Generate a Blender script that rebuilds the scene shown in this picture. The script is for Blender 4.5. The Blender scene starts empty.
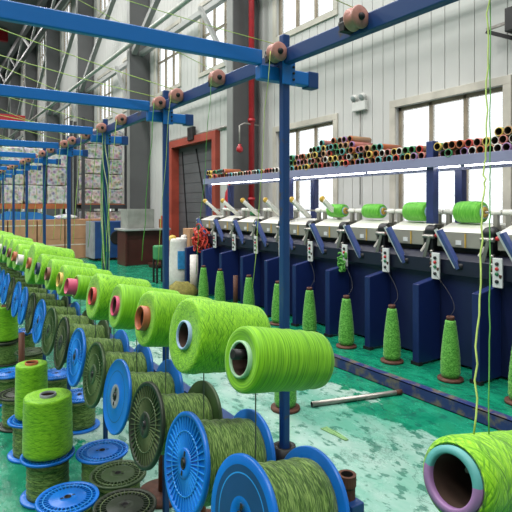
import bpy, bmesh, math, random
from mathutils import Vector, Matrix
random.seed(7)
C = bpy.context.scene.collection
PI = math.pi

# ------------------------------------------------------------------ materials
def lin(c):
    return tuple(((v / 255) / 12.92 if v / 255 <= 0.04045 else ((v / 255 + 0.055) / 1.055) ** 2.4) for v in c) + (1,)

def new_mat(name):
    m = bpy.data.materials.new(name); m.use_nodes = True
    nt = m.node_tree
    return m, nt, nt.nodes['Principled BSDF']

def N(nt, t, **kw):
    n = nt.nodes.new(t)
    for k, v in kw.items():
        if k in n.inputs: n.inputs[k].default_value = v
        else: setattr(n, k, v)
    return n

def mix(nt, fac, a, b, mode='MIX'):
    n = nt.nodes.new('ShaderNodeMix'); n.data_type = 'RGBA'; n.blend_type = mode
    if isinstance(fac, (int, float)): n.inputs[0].default_value = fac
    else: nt.links.new(fac, n.inputs[0])
    for i, v in ((6, a), (7, b)):
        if isinstance(v, tuple): n.inputs[i].default_value = v
        else: nt.links.new(v, n.inputs[i])
    return n.outputs[2]

def ramp(nt, src, p0, p1, c0=(0, 0, 0, 1), c1=(1, 1, 1, 1)):
    r = nt.nodes.new('ShaderNodeValToRGB')
    r.color_ramp.elements[0].position = p0; r.color_ramp.elements[0].color = c0
    r.color_ramp.elements[1].position = p1; r.color_ramp.elements[1].color = c1
    nt.links.new(src, r.inputs[0])
    return r.outputs[0]

def plain(name, col, rough=0.5, metal=0.0, var=0.12, scale=8.0, spec=0.5):
    """paint / plastic / metal with a little uneven wear"""
    m, nt, b = new_mat(name)
    tc = N(nt, 'ShaderNodeTexCoord')
    no = N(nt, 'ShaderNodeTexNoise', Scale=scale, Detail=4.0)
    nt.links.new(tc.outputs['Object'], no.inputs['Vector'])
    c = lin(col); d = tuple(v * (1 - var * 2.2) for v in c[:3]) + (1,)
    f = ramp(nt, no.outputs['Fac'], 0.35, 0.65)
    nt.links.new(mix(nt, f, d, c), b.inputs['Base Color'])
    b.inputs['Roughness'].default_value = rough; b.inputs['Metallic'].default_value = metal
    b.inputs['Specular IOR Level'].default_value = spec
    return m

def worn(name, col, rust, rough=0.5, lo=0.60, hi=0.68, scale=14):
    m, nt, b = new_mat(name)
    tc = N(nt, 'ShaderNodeTexCoord')
    no = N(nt, 'ShaderNodeTexNoise', Scale=scale, Detail=6.0, Roughness=0.65)
    nt.links.new(tc.outputs['Object'], no.inputs['Vector'])
    f = ramp(nt, no.outputs['Fac'], lo, hi)
    nt.links.new(mix(nt, f, lin(col), lin(rust)), b.inputs['Base Color'])
    b.inputs['Roughness'].default_value = rough
    return m

def yarn(name, base, dark, light, fine=260.0, ang=14.0, bump=0.5, cross=True, stretch=14):
    """wound yarn: streaks that run round the package at a small helix angle (uses the package's own uv, in metres)"""
    m, nt, b = new_mat(name)
    uv = N(nt, 'ShaderNodeUVMap')
    oi = N(nt, 'ShaderNodeObjectInfo')
    add = N(nt, 'ShaderNodeVectorMath', operation='ADD')
    nt.links.new(uv.outputs[0], add.inputs[0])
    nt.links.new(oi.outputs['Random'], add.inputs[1])
    outs = []
    for s in ((1, -1) if cross else (1,)):
        rot = N(nt, 'ShaderNodeVectorRotate'); rot.rotation_type = 'Z_AXIS'
        rot.inputs['Angle'].default_value = math.radians(ang * s)
        nt.links.new(add.outputs[0], rot.inputs['Vector'])
        mp = N(nt, 'ShaderNodeMapping'); mp.inputs['Scale'].default_value = (stretch, fine, 1)
        nt.links.new(rot.outputs[0], mp.inputs['Vector'])
        no = N(nt, 'ShaderNodeTexNoise', Scale=1.0, Detail=2.0, Roughness=0.6)
        nt.links.new(mp.outputs[0], no.inputs['Vector'])
        outs.append(no.outputs['Fac'])
    if cross:
        mm = N(nt, 'ShaderNodeMath', operation='MINIMUM')
        nt.links.new(outs[0], mm.inputs[0]); nt.links.new(outs[1], mm.inputs[1]); h = mm.outputs[0]
        p0, p1, p2 = 0.30, 0.42, 0.56
    else:
        h = outs[0]; p0, p1, p2 = 0.34, 0.5, 0.66
    r = nt.nodes.new('ShaderNodeValToRGB'); el = r.color_ramp.elements
    el[0].position = p0; el[0].color = lin(dark)
    el[1].position = p2; el[1].color = lin(light)
    e = el.new(p1); e.color = lin(base)
    nt.links.new(h, r.inputs[0])
    nt.links.new(r.outputs[0], b.inputs['Base Color'])
    bp = N(nt, 'ShaderNodeBump', Strength=bump, Distance=0.003)
    nt.links.new(h, bp.inputs['Height']); nt.links.new(bp.outputs[0], b.inputs['Normal'])
    b.inputs['Roughness'].default_value = 0.55
    b.inputs['Specular IOR Level'].default_value = 0.3
    b.inputs['Sheen Weight'].default_value = 0.15
    return m

def emit(name, col, s):
    m, nt, b = new_mat(name)
    b.inputs['Base Color'].default_value = lin(col)
    b.inputs['Emission Color'].default_value = lin(col); b.inputs['Emission Strength'].default_value = s
    return m

def floor_mat():
    m, nt, b = new_mat('green_epoxy_floor')
    g = N(nt, 'ShaderNodeNewGeometry')
    n1 = N(nt, 'ShaderNodeTexNoise', Scale=1.7, Detail=5.0, Roughness=0.62)
    n2 = N(nt, 'ShaderNodeTexNoise', Scale=15.0, Detail=4.0, Roughness=0.6)
    n3 = N(nt, 'ShaderNodeTexNoise', Scale=6.0, Detail=7.0, Roughness=0.75)
    mp = N(nt, 'ShaderNodeMapping'); mp.inputs['Scale'].default_value = (1, 0.55, 1)
    nt.links.new(g.outputs['Position'], mp.inputs['Vector'])
    for n in (n1, n2, n3): nt.links.new(mp.outputs[0], n.inputs['Vector'])
    # the walked-on gangway between creel and machine is scuffed pale; green paint survives elsewhere
    sx = N(nt, 'ShaderNodeSeparateXYZ'); nt.links.new(g.outputs['Position'], sx.inputs[0])
    def band(sock, c, w):
        a = N(nt, 'ShaderNodeMath', operation='SUBTRACT'); nt.links.new(sock, a.inputs[0]); a.inputs[1].default_value = c
        ab = N(nt, 'ShaderNodeMath', operation='ABSOLUTE'); nt.links.new(a.outputs[0], ab.inputs[0])
        d = N(nt, 'ShaderNodeMapRange'); d.inputs['From Min'].default_value = 0; d.inputs['From Max'].default_value = w
        d.inputs['To Min'].default_value = 1; d.inputs['To Max'].default_value = 0
        nt.links.new(ab.outputs[0], d.inputs['Value']); return d.outputs[0]
    wear = N(nt, 'ShaderNodeMath', operation='MULTIPLY')
    nt.links.new(band(sx.outputs['X'], 1.75, 1.25), wear.inputs[0]); nt.links.new(band(sx.outputs['Y'], 2.4, 3.4), wear.inputs[1])
    s = N(nt, 'ShaderNodeMath', operation='MULTIPLY_ADD'); nt.links.new(n1.outputs['Fac'], s.inputs[0])
    s.inputs[1].default_value = 0.9; nt.links.new(wear.outputs[0], s.inputs[2])
    s2 = N(nt, 'ShaderNodeMath', operation='MULTIPLY_ADD'); nt.links.new(n3.outputs['Fac'], s2.inputs[0])
    s2.inputs[1].default_value = 0.55; nt.links.new(s.outputs[0], s2.inputs[2])
    f = ramp(nt, s2.outputs[0], 0.98, 1.42)
    green = mix(nt, ramp(nt, n3.outputs['Fac'], 0.35, 0.7), lin((6, 104, 78)), lin((26, 140, 106)))
    pale = mix(nt, ramp(nt, n1.outputs['Fac'], 0.40, 0.60), lin((88, 152, 132)), lin((146, 174, 164)))
    col = mix(nt, f, green, pale)
    spots = ramp(nt, n2.outputs['Fac'], 0.55, 0.60)
    sp2 = N(nt, 'ShaderNodeMath', operation='MULTIPLY'); nt.links.new(spots, sp2.inputs[0]); sp2.inputs[1].default_value = 0.75
    col = mix(nt, sp2.outputs[0], col, lin((14, 92, 74)))
    # cracks in the paint
    vo = N(nt, 'ShaderNodeTexVoronoi', Scale=1.6); vo.feature = 'DISTANCE_TO_EDGE'
    wv = N(nt, 'ShaderNodeVectorMath', operation='MULTIPLY_ADD')
    nt.links.new(n3.outputs['Color'], wv.inputs[0]); wv.inputs[1].default_value = (0.5, 0.5, 0.5)
    nt.links.new(g.outputs['Position'], wv.inputs[2]); nt.links.new(wv.outputs[0], vo.inputs['Vector'])
    cr = ramp(nt, vo.outputs['Distance'], 0.004, 0.012, (0.6, 0.6, 0.6, 1), (0, 0, 0, 1))
    col = mix(nt, cr, col, lin((20, 70, 58)))
    nt.links.new(col, b.inputs['Base Color'])
    nt.links.new(ramp(nt, n3.outputs['Fac'], 0.3, 0.75, (0.12, 0.12, 0.12, 1), (0.4, 0.4, 0.4, 1)), b.inputs['Roughness'])
    bp = N(nt, 'ShaderNodeBump', Strength=0.25, Distance=0.01)
    nt.links.new(n2.outputs['Fac'], bp.inputs['Height']); nt.links.new(bp.outputs[0], b.inputs['Normal'])
    return m

def pane_mat(name, frost):
    m = bpy.data.materials.new(name); m.use_nodes = True; nt = m.node_tree
    nt.nodes.clear()
    out = N(nt, 'ShaderNodeOutputMaterial')
    tr = N(nt, 'ShaderNodeBsdfTransparent', Color=(0.97, 0.98, 0.98, 1))
    tl = N(nt, 'ShaderNodeBsdfTranslucent', Color=(0.92, 0.93, 0.92, 1))
    gl = N(nt, 'ShaderNodeBsdfGlossy', Roughness=0.1)
    mx = N(nt, 'ShaderNodeMixShader')
    tc = N(nt, 'ShaderNodeTexCoord'); no = N(nt, 'ShaderNodeTexNoise', Scale=14.0, Detail=5.0)
    nt.links.new(tc.outputs['Object'], no.inputs['Vector'])
    nt.links.new(ramp(nt, no.outputs['Fac'], 0.3, 0.7, (frost * .3,) * 3 + (1,), (frost,) * 3 + (1,)), mx.inputs[0])
    nt.links.new(tr.outputs[0], mx.inputs[1]); nt.links.new(tl.outputs[0], mx.inputs[2])
    m2 = N(nt, 'ShaderNodeMixShader'); m2.inputs[0].default_value = 0.04
    nt.links.new(mx.outputs[0], m2.inputs[1]); nt.links.new(gl.outputs[0], m2.inputs[2])
    nt.links.new(m2.outputs[0], out.inputs[0])
    return m

def film_mat(name, a, b_, c_):
    """stretch film over coloured packages: mottled stripes, glossy"""
    m, nt, b = new_mat(name)
    tc = N(nt, 'ShaderNodeTexCoord')
    mp = N(nt, 'ShaderNodeMapping'); mp.inputs['Scale'].default_value = (9, 9, 3)
    oi = N(nt, 'ShaderNodeObjectInfo')
    ad = N(nt, 'ShaderNodeVectorMath', operation='ADD')
    sc = N(nt, 'ShaderNodeMath', operation='MULTIPLY'); sc.inputs[1].default_value = 30; nt.links.new(oi.outputs['Random'], sc.inputs[0])
    nt.links.new(tc.outputs['Object'], ad.inputs[0]); nt.links.new(sc.outputs[0], ad.inputs[1])
    nt.links.new(ad.outputs[0], mp.inputs['Vector'])
    n1 = N(nt, 'ShaderNodeTexNoise', Scale=2.2, Detail=6.0, Roughness=0.8); nt.links.new(mp.outputs[0], n1.inputs['Vector'])
    v = N(nt, 'ShaderNodeTexVoronoi', Scale=11.0); nt.links.new(ad.outputs[0], v.inputs['Vector'])
    c = mix(nt, ramp(nt, n1.outputs['Fac'], 0.35, 0.6), lin(a), lin(b_))
    c = mix(nt, ramp(nt, v.outputs['Distance'], 0.25, 0.62), c, lin(c_))
    c = mix(nt, 0.2, c, v.outputs['Color'])
    nt.links.new(c, b.inputs['Base Color'])
    b.inputs['Roughness'].default_value = 0.3
    bp = N(nt, 'ShaderNodeBump', Strength=0.8, Distance=0.05)
    nt.links.new(n1.outputs['Fac'], bp.inputs['Height']); nt.links.new(bp.outputs[0], b.inputs['Normal'])
    return m

M = {}
M['floor'] = floor_mat()
M['wall'] = plain('wall_cladding_sheet', (188, 189, 186), 0.55, var=0.03, scale=1.2)
M['wallfar'] = plain('wall_plaster', (132, 134, 136), 0.7, var=0.04, scale=1)
M['roof'] = plain('roof_sheet', (112, 114, 116), 0.7, var=0.05, scale=1)
M['alu'] = plain('window_frame_metal', (150, 138, 118), 0.45, 0.2, scale=5)
M['sill'] = plain('window_surround', (190, 186, 174), 0.5, scale=3)
M['pane_frosted'] = pane_mat('frosted_window_glass', 0.35)
M['pane'] = pane_mat('clear_window_glass', 0.12)
M['column'] = plain('column_grey_paint', (84, 85, 86), 0.5, var=0.06, scale=2)
M['column_flange'] = plain('column_flange_grey', (124, 126, 124), 0.5, var=0.06, scale=2)
M['column_light'] = plain('girt_grey_paint', (150, 152, 150), 0.5, var=0.06, scale=2)
M['red_paint'] = plain('red_paint', (168, 26, 38), 0.4)
M['red_frame'] = plain('red_oxide_paint', (158, 66, 50), 0.5, scale=3)
M['door'] = plain('grey_door_sheet', (84, 85, 88), 0.5, scale=1.5)
M['creel'] = worn('creel_blue_enamel', (14, 106, 188), (92, 84, 80), 0.38, 0.66, 0.72, 16)
M['creel_navy'] = worn('creel_dark_blue_enamel', (22, 60, 116), (70, 60, 58), 0.4, 0.62, 0.7, 20)
M['base_rail'] = worn('base_rail_navy_paint', (34, 46, 98), (96, 88, 78), 0.45, 0.48, 0.60, 9)
M['rust'] = plain('rusty_steel', (92, 56, 42), 0.7, 0.2, var=0.2, scale=30)
M['dark'] = plain('blackened_steel', (34, 34, 36), 0.5, 0.3, scale=20)
M['wire'] = plain('galvanised_wire', (96, 108, 96), 0.5, 0.3, scale=30)
M['pulley'] = plain('fired_clay_pulley', (196, 134, 122), 0.45, scale=40)
M['steel'] = plain('worn_steel', (160, 156, 150), 0.35, 0.8, scale=20)
M['cone_a'] = yarn('lime_yarn_fine', (112, 176, 14), (86, 146, 6), (136, 198, 28), 300, 4, 0.35, False, 9)
M['cone_b'] = yarn('lime_yarn_crossed', (104, 170, 12), (66, 122, 2), (146, 204, 34), 290, 24, 0.7, True, 34)
M['cone_c'] = yarn('lime_yarn_loose', (108, 174, 14), (76, 134, 6), (142, 200, 32), 290, 13, 0.55, True, 26)
M['spool_yarn'] = yarn('olive_yarn_wound', (68, 102, 36), (34, 60, 14), (132, 160, 84), 330, 5, 0.7, True, 34)
M['pirn_yarn'] = yarn('green_yarn_pirn', (56, 134, 34), (26, 84, 16), (120, 186, 84), 200, 30, 0.9, True, 50)
M['pack_yarn'] = yarn('fresh_green_yarn', (92, 178, 50), (64, 148, 34), (130, 204, 80), 300, 6, 0.3, False)
M['line_yarn'] = plain('loose_yarn_lime', (168, 206, 74), 0.6, scale=60)
M['line_pale2'] = plain('loose_yarn_pale_lime', (180, 206, 104), 0.6, scale=60)
M['line_green'] = plain('loose_yarn_green', (84, 158, 62), 0.6, scale=60)
M['line_teal'] = plain('loose_yarn_teal', (70, 140, 116), 0.6, scale=60)
M['line_pale'] = plain('loose_yarn_pale', (206, 214, 170), 0.6, scale=60)
M['blue_plastic'] = plain('blue_plastic', (0, 108, 204), 0.36, scale=12, var=0.08)
M['blue_plastic_rib'] = plain('blue_plastic_lit_rib', (40, 140, 220), 0.38, scale=12, var=0.05)  # light catching the raised ribs, put into a paler blue
M['blue_dark'] = plain('dark_blue_label', (22, 62, 116), 0.35, scale=12, var=0.06)
M['olive_plastic'] = plain('olive_grey_plastic', (54, 78, 40), 0.45, scale=10)
M['olive_rib'] = plain('olive_plastic_lit_rib', (88, 112, 66), 0.45, scale=10)  # paler than the flange: light on the ribs painted into the colour
M['black_plastic'] = plain('charcoal_plastic', (30, 42, 24), 0.5, scale=10)
M['black_rib'] = plain('charcoal_plastic_lit_rib', (88, 104, 66), 0.5, scale=10)  # rib tone lightened to carry the light painted on the ribs
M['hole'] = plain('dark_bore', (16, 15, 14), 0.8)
TUBE = {k: plain('tube_' + k, c, 0.5, scale=25, var=0.06) for k, c in dict(
    mint=(158, 200, 160), blue=(150, 178, 206), orange=(176, 96, 56), pink=(206, 74, 110), red=(196, 70, 62), yellow=(206, 176, 84),
    brown=(120, 72, 52), navy=(38, 52, 84), white=(206, 200, 194), teal=(84, 158, 156), purple=(150, 112, 160), green=(60, 134, 84),
    grey=(134, 140, 146), rose=(190, 120, 112), tan=(172, 132, 96)).items()}
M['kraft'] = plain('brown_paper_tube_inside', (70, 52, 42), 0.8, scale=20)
M['mach_navy'] = plain('machine_navy_enamel', (19, 28, 68), 0.4, var=0.05, scale=3)
M['mach_apron'] = plain('machine_dark_apron', (17, 22, 44), 0.45, var=0.1, scale=8)
M['mach_fin'] = plain('machine_blue_enamel', (19, 36, 88), 0.38, var=0.06, scale=3)
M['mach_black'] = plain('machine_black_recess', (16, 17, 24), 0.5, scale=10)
M['mach_grey'] = plain('machine_pale_grey', (150, 147, 138), 0.38, 0.2, var=0.06, scale=4)
M['mach_white'] = plain('machine_white_cover', (226, 224, 214), 0.4, var=0.03, scale=4)
M['lever'] = plain('lever_blue', (66, 82, 138), 0.4, scale=6)
M['panel'] = plain('control_plate', (206, 208, 208), 0.4, scale=20, var=0.03)
M['button_red'] = plain('button_red', (186, 40, 44), 0.35)
M['button_green'] = plain('button_green', (40, 110, 74), 0.35)
M['button_black'] = plain('button_black', (28, 28, 30), 0.35)
M['amber'] = plain('amber_plastic', (206, 168, 70), 0.4, scale=30)
M['lilac'] = plain('shelf_lilac_grey', (132, 134, 164), 0.45, var=0.05, scale=3)
M['post'] = plain('shelf_post_navy', (48, 60, 112), 0.4, scale=5)
M['led'] = emit('tube_lamp_glow', (250, 250, 255), 18.0)
M['wood'] = plain('red_brown_wood', (76, 36, 32), 0.4, scale=4)
M['desk_top'] = plain('desk_laminate', (166, 170, 168), 0.4, scale=6)
M['carton_grey'] = plain('grey_metal_case', (150, 152, 146), 0.5, scale=5)
M['cabinet_blue'] = plain('cabinet_blue', (34, 70, 126), 0.45, scale=5)
M['cabinet_grey'] = plain('cabinet_grey', (146, 152, 160), 0.5, scale=5)
M['cardboard'] = plain('corrugated_cardboard', (176, 132, 98), 0.75, scale=5, var=0.07)
M['strap'] = plain('packing_strap', (214, 206, 190), 0.5)
M['orange_beam'] = plain('rack_orange_beam', (176, 104, 62), 0.5, scale=5)
M['rack_post'] = plain('rack_dark_post', (60, 62, 66), 0.5, scale=5)
M['blue_sheet'] = plain('blue_plastic_sheet', (38, 112, 184), 0.4, scale=5)
M['film_a'] = film_mat('film_wrapped_grey', (150, 146, 146), (84, 80, 82), (184, 180, 178))
M['film_b'] = film_mat('film_wrapped_pink', (178, 150, 144), (110, 92, 92), (200, 186, 182))
M['film_c'] = film_mat('film_wrapped_white', (190, 190, 194), (110, 114, 118), (206, 204, 204))
M['sack'] = plain('woven_white_sack', (214, 212, 206), 0.7, scale=20, var=0.06)
M['sack_print'] = plain('sack_blue_print', (52, 146, 206), 0.6, scale=20)
M['straw'] = plain('khaki_yarn_waste', (128, 122, 52), 0.8, scale=30, var=0.2)
M['red_yarn'] = plain('red_yarn_waste', (206, 62, 46), 0.6, scale=40, var=0.15)
M['lamp_white'] = plain('lamp_case_white', (200, 202, 198), 0.4, scale=20, var=0.03)
M['lens'] = plain('lamp_lens', (168, 176, 176), 0.15, scale=20)
M['conduit'] = plain('grey_conduit', (150, 148, 142), 0.45, 0.2, scale=10)
M['bright_steel_pipe'] = plain('painted_pipe', (172, 176, 168), 0.4, 0.2, scale=10)
M['scrap'] = plain('yarn_scrap_green', (126, 170, 110), 0.7, scale=30)

# ------------------------------------------------------------------ mesh builder
class MB:
    def __init__(s): s.v, s.f, s.m, s.uv, s.sm, s.mats = [], [], [], [], [], []
    def mi(s, m):
        if m not in s.mats: s.mats.append(m)
        return s.mats.index(m)
    def face(s, idx, m, uv=None, smooth=False):
        s.f.append(idx); s.m.append(m); s.uv.append(uv or [(0, 0)] * len(idx)); s.sm.append(smooth)
    def box(s, lo, hi, m, T=None):
        k = len(s.v); i = s.mi(m)
        for z in (lo[2], hi[2]):
            for x, y in ((lo[0], lo[1]), (hi[0], lo[1]), (hi[0], hi[1]), (lo[0], hi[1])):
                p = Vector((x, y, z)); s.v.append(T @ p if T else p)
        for q in ((3, 2, 1, 0), (4, 5, 6, 7), (0, 1, 5, 4), (1, 2, 6, 5), (2, 3, 7, 6), (3, 0, 4, 7)):
            s.face([k + a for a in q], i)
        return s
    def bar(s, a, b, w, h, m, up=(0, 0, 1)):
        a, b = Vector(a), Vector(b); d = b - a; L = d.length; x = d.normalized()
        y = Vector(up).cross(x)
        if y.length < 1e-4: y = Vector((0, 1, 0)).cross(x)
        y.normalize(); z = x.cross(y)
        T = Matrix(((x.x, y.x, z.x, a.x), (x.y, y.y, z.y, a.y), (x.z, y.z, z.z, a.z), (0, 0, 0, 1)))
        return s.box((0, -w / 2, -h / 2), (L, w / 2, h / 2), m, T)
    def prism(s, pts, ax, lo, hi, m):
        """pts: 2-D outline in the other two axes, extruded along axis ax from lo to hi"""
        k = len(s.v); n = len(pts); i = s.mi(m)
        for e in (lo, hi):
            for a, b in pts:
                s.v.append(Vector({0: (e, a, b), 1: (a, e, b), 2: (a, b, e)}[ax]))
        s.face([k + j for j in range(n)][::-1], i); s.face([k + n + j for j in range(n)], i)
        for j in range(n):
            q = (j + 1) % n; s.face([k + j, k + q, k + n + q, k + n + j], i)
        return s
    def lathe(s, prof, m, ax=2, seg=40, T=None, closed=False, smooth=True):
        """prof: list of (radius, along[, material]) ; revolved about axis ax. uv = (arc length, profile length) in metres"""
        k = len(s.v); n = len(prof); R = max(p[0] for p in prof)
        for j in range(seg):
            a = 2 * PI * j / seg; c, sn = math.cos(a), math.sin(a)
            for p in prof:
                r, t = p[0], p[1]
                q = Vector({0: (t, r * c, r * sn), 1: (r * sn, t, r * c), 2: (r * c, r * sn, t)}[ax])
                s.v.append(T @ q if T else q)
        ln = [0.0]
        for a, b in zip(prof, prof[1:]): ln.append(ln[-1] + math.hypot(b[0] - a[0], b[1] - a[1]))
        rng = range(n if closed else n - 1)
        for j in range(seg):
            j2 = (j + 1) % seg
            u0, u1 = 2 * PI * j / seg * R, 2 * PI * (j + 1) / seg * R
            for q in rng:
                q2 = (q + 1) % n
                mm = s.mi(prof[q][2] if len(prof[q]) > 2 else m)
                l2 = ln[q2] if q2 else ln[-1] + 0.01
                s.face([k + j * n + q, k + j2 * n + q, k + j2 * n + q2, k + j * n + q2], mm,
                       [(u0, ln[q]), (u1, ln[q]), (u1, l2), (u0, l2)], smooth)
        return s
    def pipe(s, a, b, r, m, seg=14, r2=None):
        return s.sweep([a, b], r, m, seg, r2)
    def sweep(s, pts, r, m, seg=8, r2=None, closed=False):
        pts = [Vector(p) for p in pts]; n = len(pts); k = len(s.v); i = s.mi(m)
        up = None; cum = 0
        for j, p in enumerate(pts):
            d = (pts[min(j + 1, n - 1)] - pts[max(j - 1, 0)]).normalized()
            if up is None:
                up = Vector((0, 0, 1)) if abs(d.z) < 0.9 else Vector((1, 0, 0))
            x = up.cross(d)
            if x.length < 1e-5: x = Vector((1, 0, 0)).cross(d)
            x.normalize(); y = d.cross(x); up = y
            rr = r if r2 is None else r + (r2 - r) * j / max(1, n - 1)
            for q in range(seg):
                a = 2 * PI * q / seg; s.v.append(p + x * (rr * math.cos(a)) + y * (rr * math.sin(a)))
        for j in range(n - 1):
            for q in range(seg):
                q2 = (q + 1) % seg
                s.face([k + j * seg + q, k + j * seg + q2, k + (j + 1) * seg + q2, k + (j + 1) * seg + q], i, None, True)
        s.face([k + q for q in range(seg)][::-1], i); s.face([k + (n - 1) * seg + q for q in range(seg)], i)
        return s
    def build(s, name, parent=None, bevel=0.0, fix=True, seg=2):
        me = bpy.data.meshes.new(name)
        me.from_pydata([tuple(v) for v in s.v], [], s.f)
        for m in s.mats: me.materials.append(m)
        ul = me.uv_layers.new(name='UVMap')
        for p, mi_, uv, sm in zip(me.polygons, s.m, s.uv, s.sm):
            p.material_index = mi_; p.use_smooth = sm
            for li, c in zip(p.loop_indices, uv): ul.data[li].uv = c
        if fix:
            bm = bmesh.new(); bm.from_mesh(me); bmesh.ops.recalc_face_normals(bm, faces=bm.faces); bm.to_mesh(me); bm.free()
        o = bpy.data.objects.new(name, me); C.objects.link(o)
        if parent: o.parent = parent
        if bevel:
            b = o.modifiers.new('Bevel', 'BEVEL'); b.width = bevel; b.segments = seg; b.limit_method = 'ANGLE'
            b.harden_normals = False
        return o

def tag(o, label=None, cat=None, group=None, kind=None):
    if label:
        n = len(label.split()); assert 4 <= n <= 16, (n, label)
        o['label'] = label
    if cat: o['category'] = cat
    if group: o['group'] = group
    if kind: o['kind'] = kind
    return o

def empty(name, loc, label=None, cat=None, group=None, rot=(0, 0, 0)):
    o = bpy.data.objects.new(name, None); C.objects.link(o); o.empty_display_size = 0.05
    o.location = loc; o.rotation_euler = rot
    return tag(o, label, cat, group)

def copy_tree(o, parent=None):
    c = o.copy(); C.objects.link(c)
    if parent: c.parent = parent
    for ch in list(o.children): copy_tree(ch, c)
    return c

def struct(o): o['kind'] = 'structure'; return o

ORD = ['first', 'second', 'third', 'fourth', 'fifth', 'sixth', 'seventh', 'eighth', 'ninth', 'tenth', 'eleventh', 'twelfth', 'thirteenth',
       'fourteenth', 'fifteenth', 'sixteenth', 'seventeenth', 'eighteenth', 'nineteenth', 'twentieth', 'twenty-first', 'twenty-second',
       'twenty-third', 'twenty-fourth', 'twenty-fifth']
def nth(i):
    if i < len(ORD): return ORD[i]
    n = i + 1
    return '%d%s' % (n, 'th' if 10 <= n % 100 <= 20 else {1: 'st', 2: 'nd', 3: 'rd'}.get(n % 10, 'th'))

# ------------------------------------------------------------------ the hall
WX = 5.6; Y0, Y1 = -5.0, 52.0; XL = -10.0; ZT = 12.0
b = MB(); b.box((XL, Y0, -0.2), (WX + .3, Y1, 0), M['floor']); struct(b.build('floor'))
b = MB(); b.box((XL, Y0, ZT), (WX + .3, Y1, ZT + .2), M['roof']); struct(b.build('ceiling'))
b = MB(); b.box((XL - .2, Y0, 0), (XL, Y1, ZT), M['wallfar']); struct(b.build('wall_left'))
b = MB(); b.box((XL, Y0 - .2, 0), (WX + .3, Y0, ZT), M['wallfar']); struct(b.build('wall_back'))
b = MB(); b.box((XL, Y1, 0), (WX + .3, Y1 + .2, ZT), M['wallfar']); struct(b.build('wall_far'))

COLS = [2.1 if k == 0 else 2.75 + 5.78 * k for k in range(-1, 9)]
wins = []           # y0, y1, z0, z1, panes, frosted
for k, yc in enumerate(COLS):
    if k == 1: yc = 2.75
    for off in (1.5, 4.4):
        c = yc + off + (0.25 if (k == 2 and off == 1.5) else 0.15 if k == 2 else 0)
        if k != 2: wins.append((c - .8, c + .8, 1.0, 2.78, 3, True))
        wins.append((c - .8, c + .8, 4.55, 6.1, 3, False))
        wins.append((c - .8, c + .8, 8.5, 10.6, 3, False))
DOOR = (10.3, 12.55, 0.0, 2.92)
holes = [w[:4] for w in wins] + [DOOR]
ys = {Y0, Y1}
for h in holes: ys |= {h[0], h[1]}
edge = sorted(ys)
b = MB()
y = Y0; ribs = []
while y < Y1: ribs.append(y); y += 0.21
cuts = sorted(set(edge) | {r for r in ribs} | {r + .012 for r in ribs if r + .012 < Y1})
ribset = set(ribs)
for a, c in zip(cuts, cuts[1:]):
    if c - a < 1e-5: continue
    mid = (a + c) / 2
    groove = any(abs(mid - (r + .006)) < .0061 for r in ribs[max(0, int((mid - Y0) / .21) - 1):int((mid - Y0) / .21) + 2])
    x0 = WX + (.012 if groove else 0)
    zs = sorted([(h[2], h[3]) for h in holes if h[0] - 1e-6 < mid < h[1] + 1e-6])
    z = 0
    for z0, z1 in zs + [(ZT, ZT)]:
        if z0 > z + 1e-4: b.box((x0, a, z), (WX + .16, c, z0), M['wall'])
        z = z1
struct(b.build('wall_right'))

for n, (a, c, z0, z1, np_, fr) in enumerate(wins):
    if c < 1.0 and z0 > 2 and z0 > 7: continue
    f = MB(); t = .05
    for lo, hi in (((WX - .03, a - .10, z0 - .1), (WX + .0, c + .10, z0)), ((WX - .03, a - .10, z1), (WX + .0, c + .10, z1 + .1)),
                   ((WX - .03, a - .10, z0), (WX + .0, a, z1)), ((WX - .03, c, z0), (WX + .0, c + .10, z1))):
        f.box(lo, hi, M['sill'])
    w = struct(f.build('window_%d' % (n + 1), bevel=.004))
    f = MB(); xx = WX + .05
    f.box((xx, a, z0), (xx + .06, c, z0 + t), M['alu']); f.box((xx, a, z1 - t), (xx + .06, c, z1), M['alu'])
    for k in range(np_ + 1):
        yy = a + (c - a - t) * k / np_
        f.box((xx, yy, z0), (xx + .06, yy + t, z1), M['alu'])
    if not fr: f.box((xx, a, z0 + (z1 - z0) * .55), (xx + .06, c, z0 + (z1 - z0) * .55 + .04), M['alu'])
    f.build('window_frame', w, bevel=.004)
    f = MB(); f.box((xx + .025, a, z0), (xx + .031, c, z1), M['pane_frosted' if fr else 'pane']); f.build('glass_pane', w)

# the red-framed doorway with its grey door
f = MB()
f.box((WX - .12, DOOR[0] - .16, 0), (WX + .16, DOOR[0] + .02, DOOR[3] + .16), M['red_frame'])
f.box((WX - .12, DOOR[1] - .02, 0), (WX + .16, DOOR[1] + .16, DOOR[3] + .16), M['red_frame'])
f.box((WX - .12, DOOR[0], DOOR[3] - .02), (WX + .16, DOOR[1], DOOR[3] + .16), M['red_frame'])
dr = struct(f.build('door_1', bevel=.006))
f = MB(); f.box((WX + .10, DOOR[0], 0), (WX + .15, DOOR[1], DOOR[3]), M['door'])
for k in range(12): f.box((WX + .092, DOOR[0], .02 + k * .245), (WX + .10, DOOR[1], .245 + k * .245), M['door'])
f.build('door_panel', dr)
f = MB(); f.bar((WX + .08, 10.6, .4), (WX + .08, 11.5, 2.8), .03, .02, M['dark']); f.bar((WX + .08, 11.9, .2), (WX + .08, 12.3, 2.8), .03, .02, M['dark'])
f.build('door_brace', dr)

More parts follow.
